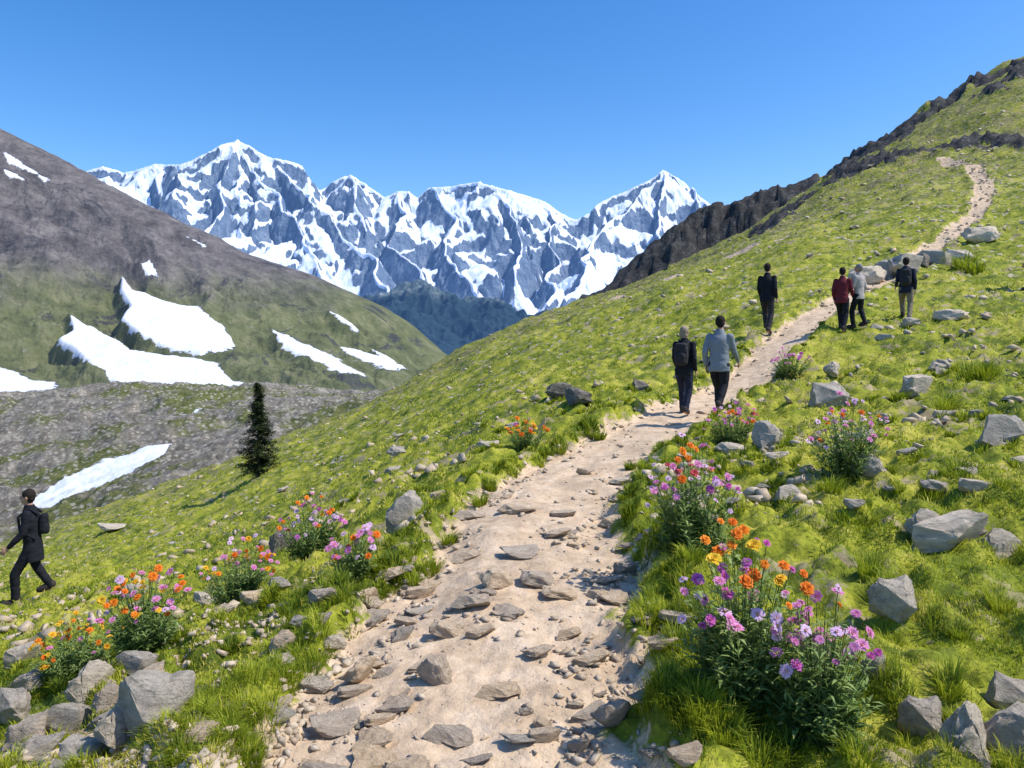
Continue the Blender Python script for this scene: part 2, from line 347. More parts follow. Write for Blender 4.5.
rock_=np.maximum(rock_,pat*.9)
ob=mesh_grid('ground',X,D,ground_z(X,D)+pat*(.6+fbm(X*.4,D*.4,3)*2.2),{'path':sda,'rock':rock_}); ob.data.materials.append(g.m); ob['kind']='structure'
# ================= moraine
VD=[150,220,320,450,600,680,800,1100]
VT={-500:[640,600,540,470,410,405,405,405],0:[600,560,500,440,392,398,402,402],150:[560,520,470,425,386,392,400,402],256:[530,500,455,415,385,390,400,402],
350:[480,460,430,405,390,395,400,402],420:[460,440,415,400,392,398,402,402],520:[450,430,410,400,398,400,402,402]}
val=Surf(list(VT),VD,[list(v2z(VT[u],VD)) for u in VT])
us=np.linspace(-480,519,600); ds=np.exp(np.linspace(np.log(152),np.log(1090),340)); D,U=np.meshgrid(ds,us,indexing='ij'); X=(U-512)/F*D
Z0=val.z(X,D)
SN=[[(172,440),(150,446),(110,458),(60,480),(30,500),(20,516),(50,512),(90,492),(130,474),(160,458)],[(205,408),(190,420),(184,418)]]
V=HV-Z0/D*F; snow=np.max([polysd(U,V,p) for p in SN],0)
Z=Z0+(fbm(X*.012,D*.012,6,g=.55)*10+(ridged(X*.03,D*.03,5,.6)-.6)*8)*(1-.6*sstep(-4,2,snow))
m=M('moraine scree')
sc=m.ramp(m.noise(.1,8,.78),[(.32,(.09,.082,.068)),(.5,(.21,.19,.155)),(.67,(.42,.385,.32))])
gr=m.ramp(m.noise(.2,5,.7),[(.35,(.07,.09,.025)),(.65,(.2,.21,.07))])
cc=m.mix(m.mr(m.noise(.016,7,.72),.49,.57),sc,gr)
cc=m.mix(m.mr(m.vor(.3),.4,.24,0,.8),cc,(.44,.41,.35))
sm=m.mr(m.ma('ADD',m.attr('snow'),m.ma('MULTIPLY',m.ma('SUBTRACT',m.noise(.1,6,.7),.5),9)),-.4,.4)
cc=m.mix(sm,cc,(.68,.71,.76)); m.col(cc); m.bump(m.ma('MULTIPLY',m.noise(.35,7,.72),m.ma('SUBTRACT',1.1,sm)),2.4)
ob=mesh_grid('moraine_hill',X,D,Z+EYE,{'snow':snow}); ob.data.materials.append(m.m); ob['kind']='structure'
# ================= side mountain
LD=[700,900,1200,1500,1800,2300]
LT={-500:[402,385,250,60,-100,-60],0:[402,387,330,232,128,200],60:[402,387,335,250,158,230],130:[402,387,340,272,194,260],200:[402,387,345,292,229,290],260:[402,388,352,312,258,310],330:[402,389,362,330,281,330],400:[402,392,374,352,314,370],450:[402,398,386,374,354,390],520:[404,402,400,398,396,400]}
lm=Surf(list(LT),LD,[list(v2z(LT[u],LD)) for u in LT])
us=np.linspace(-480,519,900); ds=np.linspace(700,2280,420); D,U=np.meshgrid(ds,us,indexing='ij'); X=(U-512)/F*D
fade=sstep(720,1000,D)*(1-.8*sstep(1500,1750,D))
Z0=lm.z(X,D)
SL=[[(68,308),(95,320),(130,345),(175,352),(215,362),(235,380),(258,386),(230,390),(160,390),(120,384),(95,366),(75,345),(56,332),(72,322)],
[(122,268),(132,285),(160,292),(200,305),(225,325),(237,345),(200,350),(165,342),(140,330),(120,312),(130,300),(120,285)],
[(140,262),(150,260),(158,272),(148,274)],[(-200,330),(0,360),(20,372),(64,385),(40,390),(0,395),(-200,394)],
[(272,326),(300,340),(335,355),(368,375),(340,372),(300,352),(278,338)],[(340,345),(380,352),(408,368),(390,370),(350,355)],
[(5,152),(50,178),(45,180),(8,160)],[(0,165),(28,178),(10,176)],[(180,232),(212,247),(203,246)],[(330,308),(352,318),(360,326),(340,318)],[(372,345),(388,350),(396,356),(380,353)]]
V=HV-Z0/D*F; snow=np.max([polysd(U,V,p) for p in SL],0)
wx=X*.8+D*.55+fbm(X*.003,D*.003,3)*120
Z=Z0+((ridged(wx*.0035,D*.0013-X*.0013,7,.54)-.78)*70+fbm(X*.008,D*.008,7,g=.62)*30)*fade*(1-.8*sstep(-8,3,snow))
m=M('brown mountain slope')
zz=m.ma('ADD',m.pos(2),m.ma('MULTIPLY',m.ma('SUBTRACT',m.noise(.004,6,.65),.5),280))
gr=m.ramp(m.noise(.02,8,.72),[(.32,(.07,.085,.035)),(.5,(.135,.15,.06)),(.68,(.22,.22,.11))])
br=m.ramp(m.noise(.02,8,.8),[(.34,(.055,.05,.052)),(.5,(.135,.122,.12)),(.66,(.25,.225,.21))])
cc=m.mix(m.mr(zz,30,170),gr,br)
cc=m.mix(m.mr(m.noise(.006,8,.78,.6),.56,.61,0,.8),cc,(.04,.042,.055))
cc=m.mix(m.mr(m.noise(.05,6,.78),.6,.68,0,.6),cc,(.33,.31,.28))
sm=m.mr(m.ma('ADD',m.attr('snow'),m.ma('MULTIPLY',m.ma('SUBTRACT',m.noise(.02,7,.72),.5),14)),-.4,.4)
cc=m.mix(sm,cc,(.68,.71,.77)); m.col(cc); m.air((.35,.45,.75),.045)  # faint even blue glow painted on as distance haze
m.bump(m.ma('MULTIPLY',m.noise(.035,8,.72),m.ma('SUBTRACT',1.12,sm)),11)
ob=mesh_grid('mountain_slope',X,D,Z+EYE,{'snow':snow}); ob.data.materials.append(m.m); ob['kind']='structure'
# ================= foothill
us=np.linspace(250,900,560); ds=np.linspace(3000,5200,260); D,U=np.meshgrid(ds,us,indexing='ij'); X=(U-512)/F*D
cr=np.interp(U,[250,330,370,400,425,450,480,520,560,620,700,900],[305,305,298,286,276,281,290,302,306,300,300,300])+fbm(U*.04,U*0+7.5,4)*8
cz=(HV-cr)/F*4400
r=(D-3000)/1400
Z=-140+(cz+140)*np.where(r<1,np.clip(r,0,1)**.9,1-.5*(r-1)/.57)+((ridged(X*.0022+D*.0012,D*.0014-X*.0008,6,.55)-.75)*190+fbm(X*.004,D*.004,6,g=.6)*60)*sstep(0,.4,r)*(1-.4*sstep(.8,1,r))
m=M('forested foothill')
zz=m.ma('ADD',m.pos(2),m.ma('MULTIPLY',m.ma('SUBTRACT',m.noise(.004,7,.75),.5),420))
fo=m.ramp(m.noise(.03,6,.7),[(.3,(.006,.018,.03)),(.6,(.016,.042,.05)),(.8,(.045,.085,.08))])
up=m.ramp(m.noise(.008,8,.8),[(.3,(.03,.055,.075)),(.48,(.075,.11,.11)),(.62,(.15,.18,.17)),(.74,(.5,.56,.65))])  # base colours bluish to paint in distance haze
cc=m.mix(m.mr(zz,150,260),fo,up); m.col(cc); m.air((.16,.38,.95),.14); m.bump(m.noise(.03,7,.75),14)  # constant blue emission stands in for hazy air
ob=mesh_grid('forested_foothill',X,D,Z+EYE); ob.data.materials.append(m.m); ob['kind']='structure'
# ================= far range: crest line and spurs
SKY=[(-100,230),(60,180),(105,166),(125,173),(150,162),(185,166),(210,155),(235,139),(262,151),(300,166),(312,186),(325,190),(350,175),(365,183),(380,197),(397,190),(410,191),(418,198),(432,188),(460,184),(485,180),(510,190),(530,198),(560,213),(578,219),(600,205),(625,189),(660,171),(685,186),(715,205),(760,220),(900,235)]
us=np.linspace(-100,900,1200); ds=np.linspace(4900,9300,500); D,U=np.meshgrid(ds,us,indexing='ij'); X=(U-512)/F*D
SEG=[]
def rl(L):
    P=[((u-512)/F*d,d,(HV-v)/F*d) for u,v,d in L]
    SEG.extend(zip(P[:-1],P[1:]))
rl([(u,v,8000+180*math.sin(u*.021)+120*math.sin(u*.06)) for u,v in SKY])
for L in ([(235,139,7950),(250,172,7500),(285,205,7000),(305,240,6400),(330,285,5700)],[(235,139,7950),(222,180,7300),(205,230,6500),(190,290,5600)],[(262,151,8000),(300,190,7500),(335,225,6900),(372,262,6200),(390,300,5500)],
 [(150,162,8000),(160,200,7300),(150,250,6500)],[(350,175,8000),(352,205,7500),(370,232,7000)],[(397,190,8000),(405,215,7500),(400,245,6900),(430,285,6000)],
 [(432,188,8000),(452,215,7400),(448,250,6700),(470,295,5700)],[(485,180,7950),(512,208,7400),(520,240,6900),(515,280,6000)],[(530,198,8000),(548,226,7400),(560,262,6600),(552,298,5700)],
 [(660,171,8000),(640,196,7600),(612,222,7100),(588,252,6500),(572,296,5600)],[(660,171,8000),(664,210,7400),(650,255,6600),(630,300,5600)],[(685,186,8000),(705,225,7400),(720,270,6500)],[(185,166,8000),(190,200,7400),(178,240,6700)]): rl(L)
WX=X+fbm(X*.0014,D*.0014,4,g=.45)*200; WY=D+fbm(X*.0014+40,D*.0014,4,g=.45)*200
slope=.74+.22*fbm(X*.0008+5,D*.0008,3)
Z=np.full(X.shape,-400.); nd=np.full(X.shape,1e9)
for (a,b) in SEG:
    ax,ay,az=a; bx,by,bz=b
    t=np.clip(((WX-ax)*(bx-ax)+(WY-ay)*(by-ay))/((bx-ax)**2+(by-ay)**2),0,1)
    dd=np.hypot(WX-ax-t*(bx-ax),WY-ay-t*(by-ay)); zr=az+t*(bz-az)
    h=zr-dd*slope-100*(1-np.exp(-dd/110))
    nd=np.where(h>Z,dd,nd); Z=np.maximum(Z,h)
crz=np.interp(U,[s_[0] for s_ in SKY],[s_[1] for s_ in SKY])
amp=sstep(0,500,nd)
rib=ridged(WX*.0016,WY*.0010,3,.42)
Z=Z+(rib-.74)*300*amp+fbm(X*.0025,D*.0025,4,g=.45)*100*(.15+.85*amp)
gy,gx=np.gradient(Z); dx=np.gradient(X,axis=1); dy=np.gradient(D,axis=0)
fx=blur(gx/dx,7); fy=blur(gy/dy,7); steep=np.hypot(fx,fy)
craggy=sstep(.75,1.25,steep)
Z=Z+(ridged(X*.008,D*.005,5,.58)-.7)*90*(.1+.9*craggy)
lim=(HV-crz+3.5)/F*D
Z=np.minimum(Z,lim+fbm(U*.3,U*0,3)*12)
sn=.4+np.clip((Z-300)/700,-1.6,.12)+fbm(X*.0007+9,D*.0008,3,g=.42)*1.0-(steep-.84)*1.25-np.clip(fx,-.8,.8)*.42
m=M('snowy alpine rock')
rk=m.ramp(m.noise(.01,8,.76),[(.32,(.055,.09,.15)),(.5,(.125,.175,.255)),(.66,(.23,.28,.35))])  # rock tinted blue to paint in aerial haze
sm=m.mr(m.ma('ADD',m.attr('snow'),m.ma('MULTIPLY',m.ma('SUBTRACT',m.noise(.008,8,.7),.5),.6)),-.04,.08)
cc=m.mix(sm,rk,(.68,.73,.82)); m.col(cc); m.air((.2,.42,.95),.17)  # even blue glow over rock and snow, painted aerial haze
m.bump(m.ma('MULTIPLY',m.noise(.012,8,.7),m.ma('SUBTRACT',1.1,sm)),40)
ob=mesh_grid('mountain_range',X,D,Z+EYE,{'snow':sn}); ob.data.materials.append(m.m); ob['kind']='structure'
m=M('valley floor'); m.col(m.ramp(m.noise(.002,8,.6),[(.3,(.02,.035,.03)),(.7,(.06,.08,.05))]))
a=np.linspace(-30000,30000,60); Y_,X_=np.meshgrid(a,a,indexing='ij')
ob=mesh_grid('valley_floor',X_,Y_,np.full_like(X_,-170.)); ob.data.materials.append(m.m); ob['kind']='structure'
# ================= rocks
def rock_mesh(seed,flat,n=22,fine=True):
    r=np.random.default_rng(seed)
    if flat: n=15
    p=r.normal(size=(n,3)); p/=np.abs(p).max(axis=1,keepdims=True)**.3*np.linalg.norm(p,axis=1,keepdims=True)**.7
    p*=r.uniform(.68,1,(n,1)); p*=np.array([.5,r.uniform(.34,.48),.5])
    if flat: p[:,2]=np.clip(p[:,2],-.35,.16+.1*r.random())+p[:,0]*r.uniform(-.3,.3)+p[:,1]*r.uniform(-.3,.1)
    p[:,2]-=p[:,2].min(); p[:,2]/=p[:,2].max(); p[:,:2]*=(1.1-.3*p[:,2:3])
    bm=bmesh.new()
    for q in p: bm.verts.new(q)
    bmesh.ops.convex_hull(bm,input=bm.verts[:])
    bmesh.ops.delete(bm,geom=[e for e in bm.verts if not e.link_faces],context='VERTS')
    bmesh.ops.dissolve_limit(bm,angle_limit=.22,verts=bm.verts[:],edges=bm.edges[:])
    if fine:
        bmesh.ops.bevel(bm,geom=bm.edges[:],offset=.022,segments=2,affect='EDGES',profile=.6)
        bmesh.ops.triangulate(bm,faces=bm.faces[:])
        for _ in range(2):
            bmesh.ops.subdivide_edges(bm,edges=[e for e in bm.edges if e.calc_length()>.07],cuts=1)
            bmesh.ops.triangulate(bm,faces=bm.faces[:])
        for v in bm.verts:
            q=v.co*3.2+Vector((seed*3.1,0,0)); k=mnoise.fractal(q,.6,2.1,5)*.085-abs(mnoise.noise(q*1.7))*.07
            v.co+=v.co.normalized()*k
    else: bmesh.ops.triangulate(bm,faces=bm.faces[:])
    bmesh.ops.recalc_face_normals(bm,faces=bm.faces[:])
    me=bpy.data.meshes.new('rock'); bm.to_mesh(me); bm.free()
    if fine:
        me.polygons.foreach_set('use_smooth',np.ones(len(me.polygons),bool)); me.set_sharp_from_angle(angle=.6)
    return me
def rock_mat(name,a,b,c_):
    m=M(name); n=m.noise(4,7,.76); col=m.ramp(n,[(.3,a),(.5,b),(.7,c_)])
    col=m.mix(m.mr(m.noise(11,4,.6),.6,.7,0,.5),col,(.15,.13,.1))
    col=m.mix(m.mr(m.noise(2.2,5,.6),.6,.68,0,.5),col,(.5,.43,.26))
    h=m.n('ShaderNodeHueSaturation'); m.l(col,h.inputs['Color']); m.l(m.ma('MULTIPLY_ADD',m.rnd(),.45,.8),h.inputs['Value']); m.l(m.ma('MULTIPLY_ADD',m.rnd(),.4,.75),h.inputs['Saturation'])
    m.col(h.outputs[0]); m.bump(m.ma('ADD',m.noise(8,7,.75),m.ma('MULTIPLY',m.vor(4,'Distance'),.3)),.03); return m.m
RT=rock_mat('tan sandstone rock',(.34,.25,.165),(.54,.415,.285),(.68,.55,.4))
RG=rock_mat('weathered grey rock',(.25,.205,.155),(.45,.385,.3),(.62,.545,.445))
RDK=rock_mat('dark lichen rock',(.08,.07,.056),(.17,.15,.12),(.32,.28,.23))
RM={}
for kind,flat in (('c',0),('f',1)):
    for mt,mn in ((RT,'t'),(RG,'g'),(RDK,'d')):
        L=[]
        for k in range(8):
            me=rock_mesh(k*7+(3 if flat else 100),flat); me.materials.append(mt); L.append(me)
        RM[kind+mn]=L
LAB={'ct':'angular tan rock resting on the dirt trail','ft':'flat tan stone slab set in the dirt trail','cg':'weathered grey boulder half sunk in the turf','fg':'low flat grey stone lying in the grass','cd':'dark lichen covered rock standing in the grass','fd':'dark flat rock lying on the turf'}
RPOS=[]
def rock(x,y,w,h,kind,rz=None,dep=None):
    me=RM[kind][rng.integers(8)]; o=bpy.data.objects.new('rock',me)
    o.location=(x,y,gz(x,y)-h*.34); o.scale=(w*1.15,(dep or w*rng.uniform(.75,1.05)),h*1.3)
    o.rotation_euler=(rng.uniform(-.14,.14),rng.uniform(-.16,.16),rng.uniform(-.6,.6) if rz is None else rz)
    o['label']=LAB[kind]; o['category']='rock'; o['group']='rocks scattered along the hillside trail'; link(o); RPOS.append((x,y,w))
K='cg cg fg ct cg fg cg ct ft ct ft ct ft ft ft ft cg cd ft ft ft ft ft ft ft ft ft cg cg fg cg cg fg fg cg cg fg cg cg cg cg cg cg fg ft fg cd cd cd fg cg cg ft ft ct ft ft ft ft ft ft ft ft ft cg cg fg cg ct cg cg cg cg cg ft ft ft ft ft ft cg cg cd'.split()
RL=[(145,730,85,52),(85,705,62,40),(75,765,80,36),(25,745,55,28),(22,700,42,22),(15,668,40,20),(130,680,48,22),(190,740,50,18),(360,685,52,26),(432,685,42,28),(330,738,78,18),(285,655,44,26),(445,640,50,14),(495,590,48,20),(537,590,50,14),(613,733,52,32),(400,530,50,40),(283,548,38,28),(252,612,50,20),(222,618,34,14),(320,610,36,14),(520,514,46,9),(560,540,44,8),(588,475,30,10),(465,562,36,10),(520,560,60,9),(545,745,44,12),(932,738,52,36),(985,760,84,56),(968,553,112,34),(905,628,58,34),(880,675,30,18),(1005,442,62,32),(922,398,50,20),(834,405,44,26),(765,452,46,28),(788,497,36,13),(870,480,42,20),(835,380,26,13),(874,285,40,20),(912,272,44,20),(940,265,40,16),(990,244,44,16),(980,495,42,12),(690,768,54,22),(856,522,30,14),(575,405,42,16),(562,398,34,14),(640,390,22,12),(105,533,44,10),(955,320,44,12),(912,325,30,10),(580,755,30,10),(625,575,30,12),(150,690,40,16),(405,640,34,12),(470,520,40,9),(440,500,30,9),(600,600,30,9),(570,640,30,9),(480,640,40,9),(540,660,44,12),(390,590,34,10),(365,600,30,12),
(60,738,50,30),(112,760,64,36),(30,768,60,28),(168,700,40,24),(105,716,40,26),(5,728,44,28),(1022,768,76,56),(1018,712,54,34),(935,548,50,26),(1012,556,56,30),(400,715,60,12),(500,700,54,10),(450,745,60,12),(420,600,40,10),(560,600,50,9),(510,620,46,9),(893,278,38,20),(962,258,32,14),(926,268,26,14)]
for (u,v,w,h),k in zip(RL,K):
    x,y=spot(u,v); s=y/F; rock(x,y+w*s*.25,w*s,h*s,k)
i=0
while i<75:
    d=1/rng.uniform(1/15,1/2.9); uu=rng.uniform(200,800); x=(uu-512)/F*d
    s_=float(path_sd(np.array([x]),np.array([d]))[0])
    edge=rng.random()<.65
    if not ((-.3<s_<.12) if edge else (-.9<s_<-.2)): continue
    w=rng.uniform(.06,.24)*(1+d/18); rock(x,d,w,w*rng.uniform(.12,.26),rng.choice(['ft','ft','ft','fg'])); i+=1
i=0
while i<46:
    uu=rng.uniform(-20,420); d=rng.uniform(2.9,6.2); x=(uu-512)/F*d
    s_=float(path_sd(np.array([x]),np.array([d]))[0])
    if s_<-.1 or (s_>1.4) : continue
    w=rng.uniform(.07,.2); rock(x,d,w,w*rng.uniform(.25,.45),rng.choice(['cg','ct','fg'])); i+=1
i=0
while i<90:
    uu=rng.uniform(-10,1030); d=1/rng.uniform(1/60,1/6); x=(uu-512)/F*d
    if uu<600 and rng.random()<.6: continue
    if float(path_sd(np.array([x]),np.array([d]))[0])<.3: continue
    w=rng.uniform(.1,.3)*(1+d/22); rock(x,d,w,w*rng.uniform(.2,.38),rng.choice(['cg','fg','fg','fg'])); i+=1
# ---- uncountable stones
def stuff_scatter(name,P,S,mat,nb=8):
    P=np.array(P); S=np.array(S); co=[];fa=[];base=0
    ids=rng.integers(0,nb,len(P)); rid=rng.random(len(P)); at=[]
    for b in range(nb):
        me=rock_mesh(900+b,False,n=8+b%3,fine=False); v=np.zeros(len(me.vertices)*3); me.vertices.foreach_get('co',v); v=v.reshape(-1,3)
        f=np.array([list(p.vertices) for p in me.polygons]); sel=np.nonzero(ids==b)[0]
        a=rng.uniform(0,6.28,len(sel)); tx=rng.uniform(-.3,.3,len(sel)); ty=rng.uniform(-.3,.3,len(sel))
        q=v[None]*S[sel][:,None,:]
        x=q[...,0]*np.cos(a)[:,None]-q[...,1]*np.sin(a)[:,None]; y=q[...,0]*np.sin(a)[:,None]+q[...,1]*np.cos(a)[:,None]
        z=q[...,2]+x*tx[:,None]+y*ty[:,None]
        c=np.stack([x,y,z],-1)+P[sel][:,None,:]; co.append(c.reshape(-1,3)); at.append(np.repeat(rid[sel],len(v)))
        fa.append((f[None]+(np.arange(len(sel))*len(v))[:,None,None]+base).reshape(-1)); base+=len(sel)*len(v)
        bpy.data.meshes.remove(me)
    fa=np.concatenate(fa); o=make_mesh(name,np.concatenate(co),fa,np.full(len(fa)//3,3),False,{'tint':np.concatenate(at)},mats=[mat]); o['kind']='stuff'; return o
m=M('small stones'); col=m.ramp(m.attr('tint'),[(0,(.32,.245,.165)),(.4,(.5,.395,.275)),(.75,(.64,.53,.39)),(1,(.38,.33,.265))]); m.col(m.mix(.4,col,m.ramp(m.noise(30,4),[(.3,(.28,.215,.15)),(.7,(.66,.54,.4))]))); m.bump(m.noise(60,4,.7),.006); SM=m.m
P=[];S=[]
n=17000; d=1/rng.uniform(1/26,1/2.6,n); x=rng.uniform(-1.6,1.6,n)*1.1+np.interp(d,PP[:,1],PP[:,0]); sdv=path_sd(x,d)
keep=(sdv<.15)&(rng.random(n)<np.where(sdv>-.35,.95,.22)*np.clip(.55+1.8*fbm(x*1.5,d*1.5,2),0.08,1))
x=x[keep];d=d[keep]; w=(.009+.06*rng.random(len(x))**3.5)*(1+d/9)
P.append(np.stack([x,d,ground_z(x,d)-w*.08],-1)); S.append(np.stack([w*1.1,w*1.2,w*.33],-1))
n=500; d=rng.uniform(24,100,n); x=rng.normal(0,1,n)*np.interp(d,PP[:,1],PP[:,2])*1.3+np.interp(d,PP[:,1],PP[:,0]); w=(.1+.25*rng.random(n)**2)*(.6+d/60)
P.append(np.stack([x,d,ground_z(x,d)-w*.15],-1)); S.append(np.stack([w,w,w*.45],-1))
n=7000; d=1/rng.uniform(1/7,1/2.6,n); uu=rng.uniform(-60,430,n); x=(uu-512)/F*d; sdv=path_sd(x,d); keep=(sdv>-.1)&(sdv<1.5+.8*fbm(x,d,2))&(fbm(x*1.2+7,d*1.2,2)>-.1)
x=x[keep];d=d[keep]; w=.02+.08*rng.random(len(x))**2.5
P.append(np.stack([x,d,ground_z(x,d)-w*.1],-1)); S.append(np.stack([w,w*1.1,w*.42],-1))
n=18000; d=1/rng.uniform(1/165,1/6,n); d=np.where(rng.random(n)<.3,rng.uniform(30,170,n),d); uu=rng.uniform(-60,1100,n); x=(uu-512)/F*d; sdv=path_sd(x,d)
keep=(sdv>.2)&(pdist(x,d,TR)>1)&(rng.random(n)<np.clip(.18+1.7*fbm(x*.25+50,d*.25,3)+np.where(uu>650,.1,-.08),0,.75)*np.clip(.35+d/30,0,1))
x=x[keep];d=d[keep]; w=(.04+.2*rng.random(len(x))**4)*(1+d/22)
P.append(np.stack([x,d,ground_z(x,d)-w*.05],-1)); S.append(np.stack([w,w*.9,w*.36],-1))
stuff_scatter('gravel',np.concatenate(P),np.concatenate(S),SM)
# ================= grass
def blades(bx,by,bz,h,w,lean,phi,tint,store):
    n=len(bx); th=phi+np.pi/2+rng.normal(0,.6,n); sx=np.cos(th)*w; sy=np.sin(th)*w; dx=np.cos(phi)*lean*h; dy=np.sin(phi)*lean*h
    v=np.zeros((n,5,3))
    v[:,0]=np.stack([bx-sx,by-sy,bz-.01],-1); v[:,1]=np.stack([bx+sx,by+sy,bz-.01],-1)
    mx=bx+dx*.35; my=by+dy*.35; mz=bz+h*.6
    v[:,2]=np.stack([mx+sx*.75,my+sy*.75,mz],-1); v[:,3]=np.stack([mx-sx*.75,my-sy*.75,mz],-1)
    v[:,4]=np.stack([bx+dx,by+dy,bz+h*(1-.25*lean)],-1); store.append((v,tint))
ST=[]
n=42000; k=13
d=np.where(rng.random(n)<.62,1/rng.uniform(1/26,1/2.2,n),np.exp(rng.uniform(np.log(5),np.log(62),n)))
uu=rng.uniform(-90,1120,n); x=(uu-512)/F*d; sdv=path_sd(x,d)
dens=np.clip(.5+2.2*fbm(x*1.3+3,d*1.3,3),.04,1)
keep=(sdv>.06)&(rng.random(n)<dens)
x=x[keep];d=d[keep];dens=dens[keep]; n=len(x)
tl=np.clip(.5+1.2*fbm(x*.8+11,d*.8,3),0,1)
H=(.015+.027*tl*rng.random(n)+.012*rng.random(n))*(1+d/24)
X0=np.repeat(x,k);D0=np.repeat(d,k);H0=np.repeat(H,k); N=len(X0)
rad=np.repeat((.03+.045*rng.random(n))*(1+d/7),k)*np.sqrt(rng.random(N)); an=rng.uniform(0,6.283,N)
bx=X0+np.cos(an)*rad; by=D0+np.sin(an)*rad
patch=fbm(bx*.45,by*.45,3)*.95+fbm(bx*3,by*3,2)*.45
tint=np.clip(.53+patch*.95+(np.clip(mound(bx,by),0,.35)-.16)*1.4+np.repeat(rng.normal(0,.1,n),k)+rng.normal(0,.08,N),0,1)
blades(bx,by,ground_z(bx,by),H0*rng.uniform(.5,1.2,N),np.maximum(.0017,.0006*D0)*rng.uniform(.7,1.3,N),rng.uniform(.3,1.2,N),an+rng.normal(0,.6,N),tint,ST)
TF=[]
def tuft(x,y,h,r,nb,tn=.45): TF.append((x,y,h,r,nb,tn))
TU=[(725,745,.12),(700,715,.12),(670,700,.1),(680,650,.1),(655,600,.09),(640,560,.09),(630,512,.12),(625,500,.11),(655,690,.09),(790,755,.11),(860,760,.11),(760,768,.11),(890,600,.14),(870,570,.14),(930,500,.18),(960,475,.16),(970,380,.3),(985,375,.3),(830,490,.18),(900,400,.2),(650,530,.11),(290,615,.12),(300,600,.12),(270,600,.11),(430,570,.13),(415,585,.11),(395,575,.12),(450,545,.11),(340,590,.12),(380,570,.11),(480,505,.13),(490,490,.12),(560,450,.17),(545,455,.17),(200,745,.09),(230,735,.1),(250,765,.09),(180,765,.09),(210,720,.09),(230,650,.09),(180,640,.1),(60,690,.11),(110,650,.11),(860,700,.11),(900,700,.1),(950,690,.1),(960,640,.11),(1000,610,.12),(720,470,.15),(740,460,.15),(700,450,.15),(745,560,.11),(690,560,.13),(630,470,.11),(600,440,.15),(590,430,.17),(965,270,.6),(975,272,.5),(825,395,.3),(945,410,.25)]
for u,v,h in TU:
    x,y=spot(u,v); tuft(x,y,h*rng.uniform(.8,1.1),h*.85,190,rng.uniform(.25,.6))
n=560; d=1/rng.uniform(1/18,1/2.8,n); x=np.interp(d,PP[:,1],PP[:,0])+rng.choice([-1,1],n)*(np.interp(d,PP[:,1],PP[:,2])+rng.uniform(.0,.45,n)); sv_=path_sd(x,d)
for a_,b_,s_ in zip(x,d,sv_):
    if s_>.02: tuft(a_,b_,rng.uniform(.045,.11),.1,80,rng.uniform(.25,.7))
RP=np.array(RPOS); rs_=path_sd(RP[:,0],RP[:,1])
for (x,y,w),s_ in zip(RPOS,rs_):
    if s_>.15 and y<16:
        for _ in range(5):
            a=rng.uniform(3.3,6.1); tuft(x+math.cos(a)*w*.58,y+math.sin(a)*w*.5,rng.uniform(.035,.08)*(1+y/14),.08,42,rng.uniform(.3,.75))
TF=np.array(TF); nb=TF[:,4].astype(int); R_=np.repeat(TF,nb,axis=0); n=len(R_)
rr=R_[:,3]*np.sqrt(rng.random(n)); an=rng.uniform(0,6.283,n); bx=R_[:,0]+np.cos(an)*rr*.6; by=R_[:,1]+np.sin(an)*rr*.6
blades(bx,by,ground_z(bx,by),R_[:,2]*rng.uniform(.45,1.1,n),np.maximum(.0022,.0006*R_[:,1]),rng.uniform(.25,1.1,n),an+rng.normal(0,.4,n),np.clip(R_[:,5]+rng.normal(0,.13,n),0,1),ST)
V=np.concatenate([s[0] for s in ST]); T=np.concatenate([s[1] for s in ST]); N=len(V)
b=(np.arange(N)*5)[:,None]
fl=np.concatenate([b+np.array([[0,1,2,3]]),b+np.array([[3,2,4]])],1).ravel(); tt=np.tile([4,3],N)
m=M('grass blades'); tc=m.ramp(m.attr('tint'),[(0,(.035,.065,.01)),(.3,(.12,.18,.014)),(.55,(.3,.36,.022)),(.8,(.54,.53,.045)),(1,(.64,.54,.14))])
m.col(tc); m.b.inputs['Roughness'].default_value=.6; m.translucent(m.mix(.5,tc,(.45,.55,.03)),.35); GM=m.m
o=make_mesh('grass',V,fl,tt,True,{'tint':np.repeat(T,5)},mats=[GM]); o['kind']='stuff'
# ================= flowers
def petal_mat(nm,c1,c2):
    m=M(nm); cc=m.mix(m.rnd(),c1,c2); m.col(cc); m.b.inputs['Roughness'].default_value=.6; m.translucent(cc,.35); return m.m
PM={'pink':petal_mat('pink petals',(.82,.36,.62),(.74,.25,.54)),'magenta':petal_mat('magenta petals',(.68,.14,.46),(.58,.18,.56)),'orange':petal_mat('orange petals',(.9,.34,.03),(.86,.22,.02)),'yellow':petal_mat('yellow petals',(.9,.62,.05),(.88,.48,.03)),'pale':petal_mat('pale pink petals',(.86,.62,.78),(.76,.52,.76)),'red':petal_mat('red petals',(.7,.1,.1),(.66,.1,.2))}
m=M('flower centre'); m.col((.55,.3,.03)); CM=m.m
m=M('flower foliage'); tc=m.ramp(m.attr('tint'),[(0,(.07,.12,.035)),(.5,(.18,.28,.07)),(1,(.38,.48,.17))]); m.col(tc); m.b.inputs['Roughness'].default_value=.6; m.translucent(tc,.38); FM=m.m
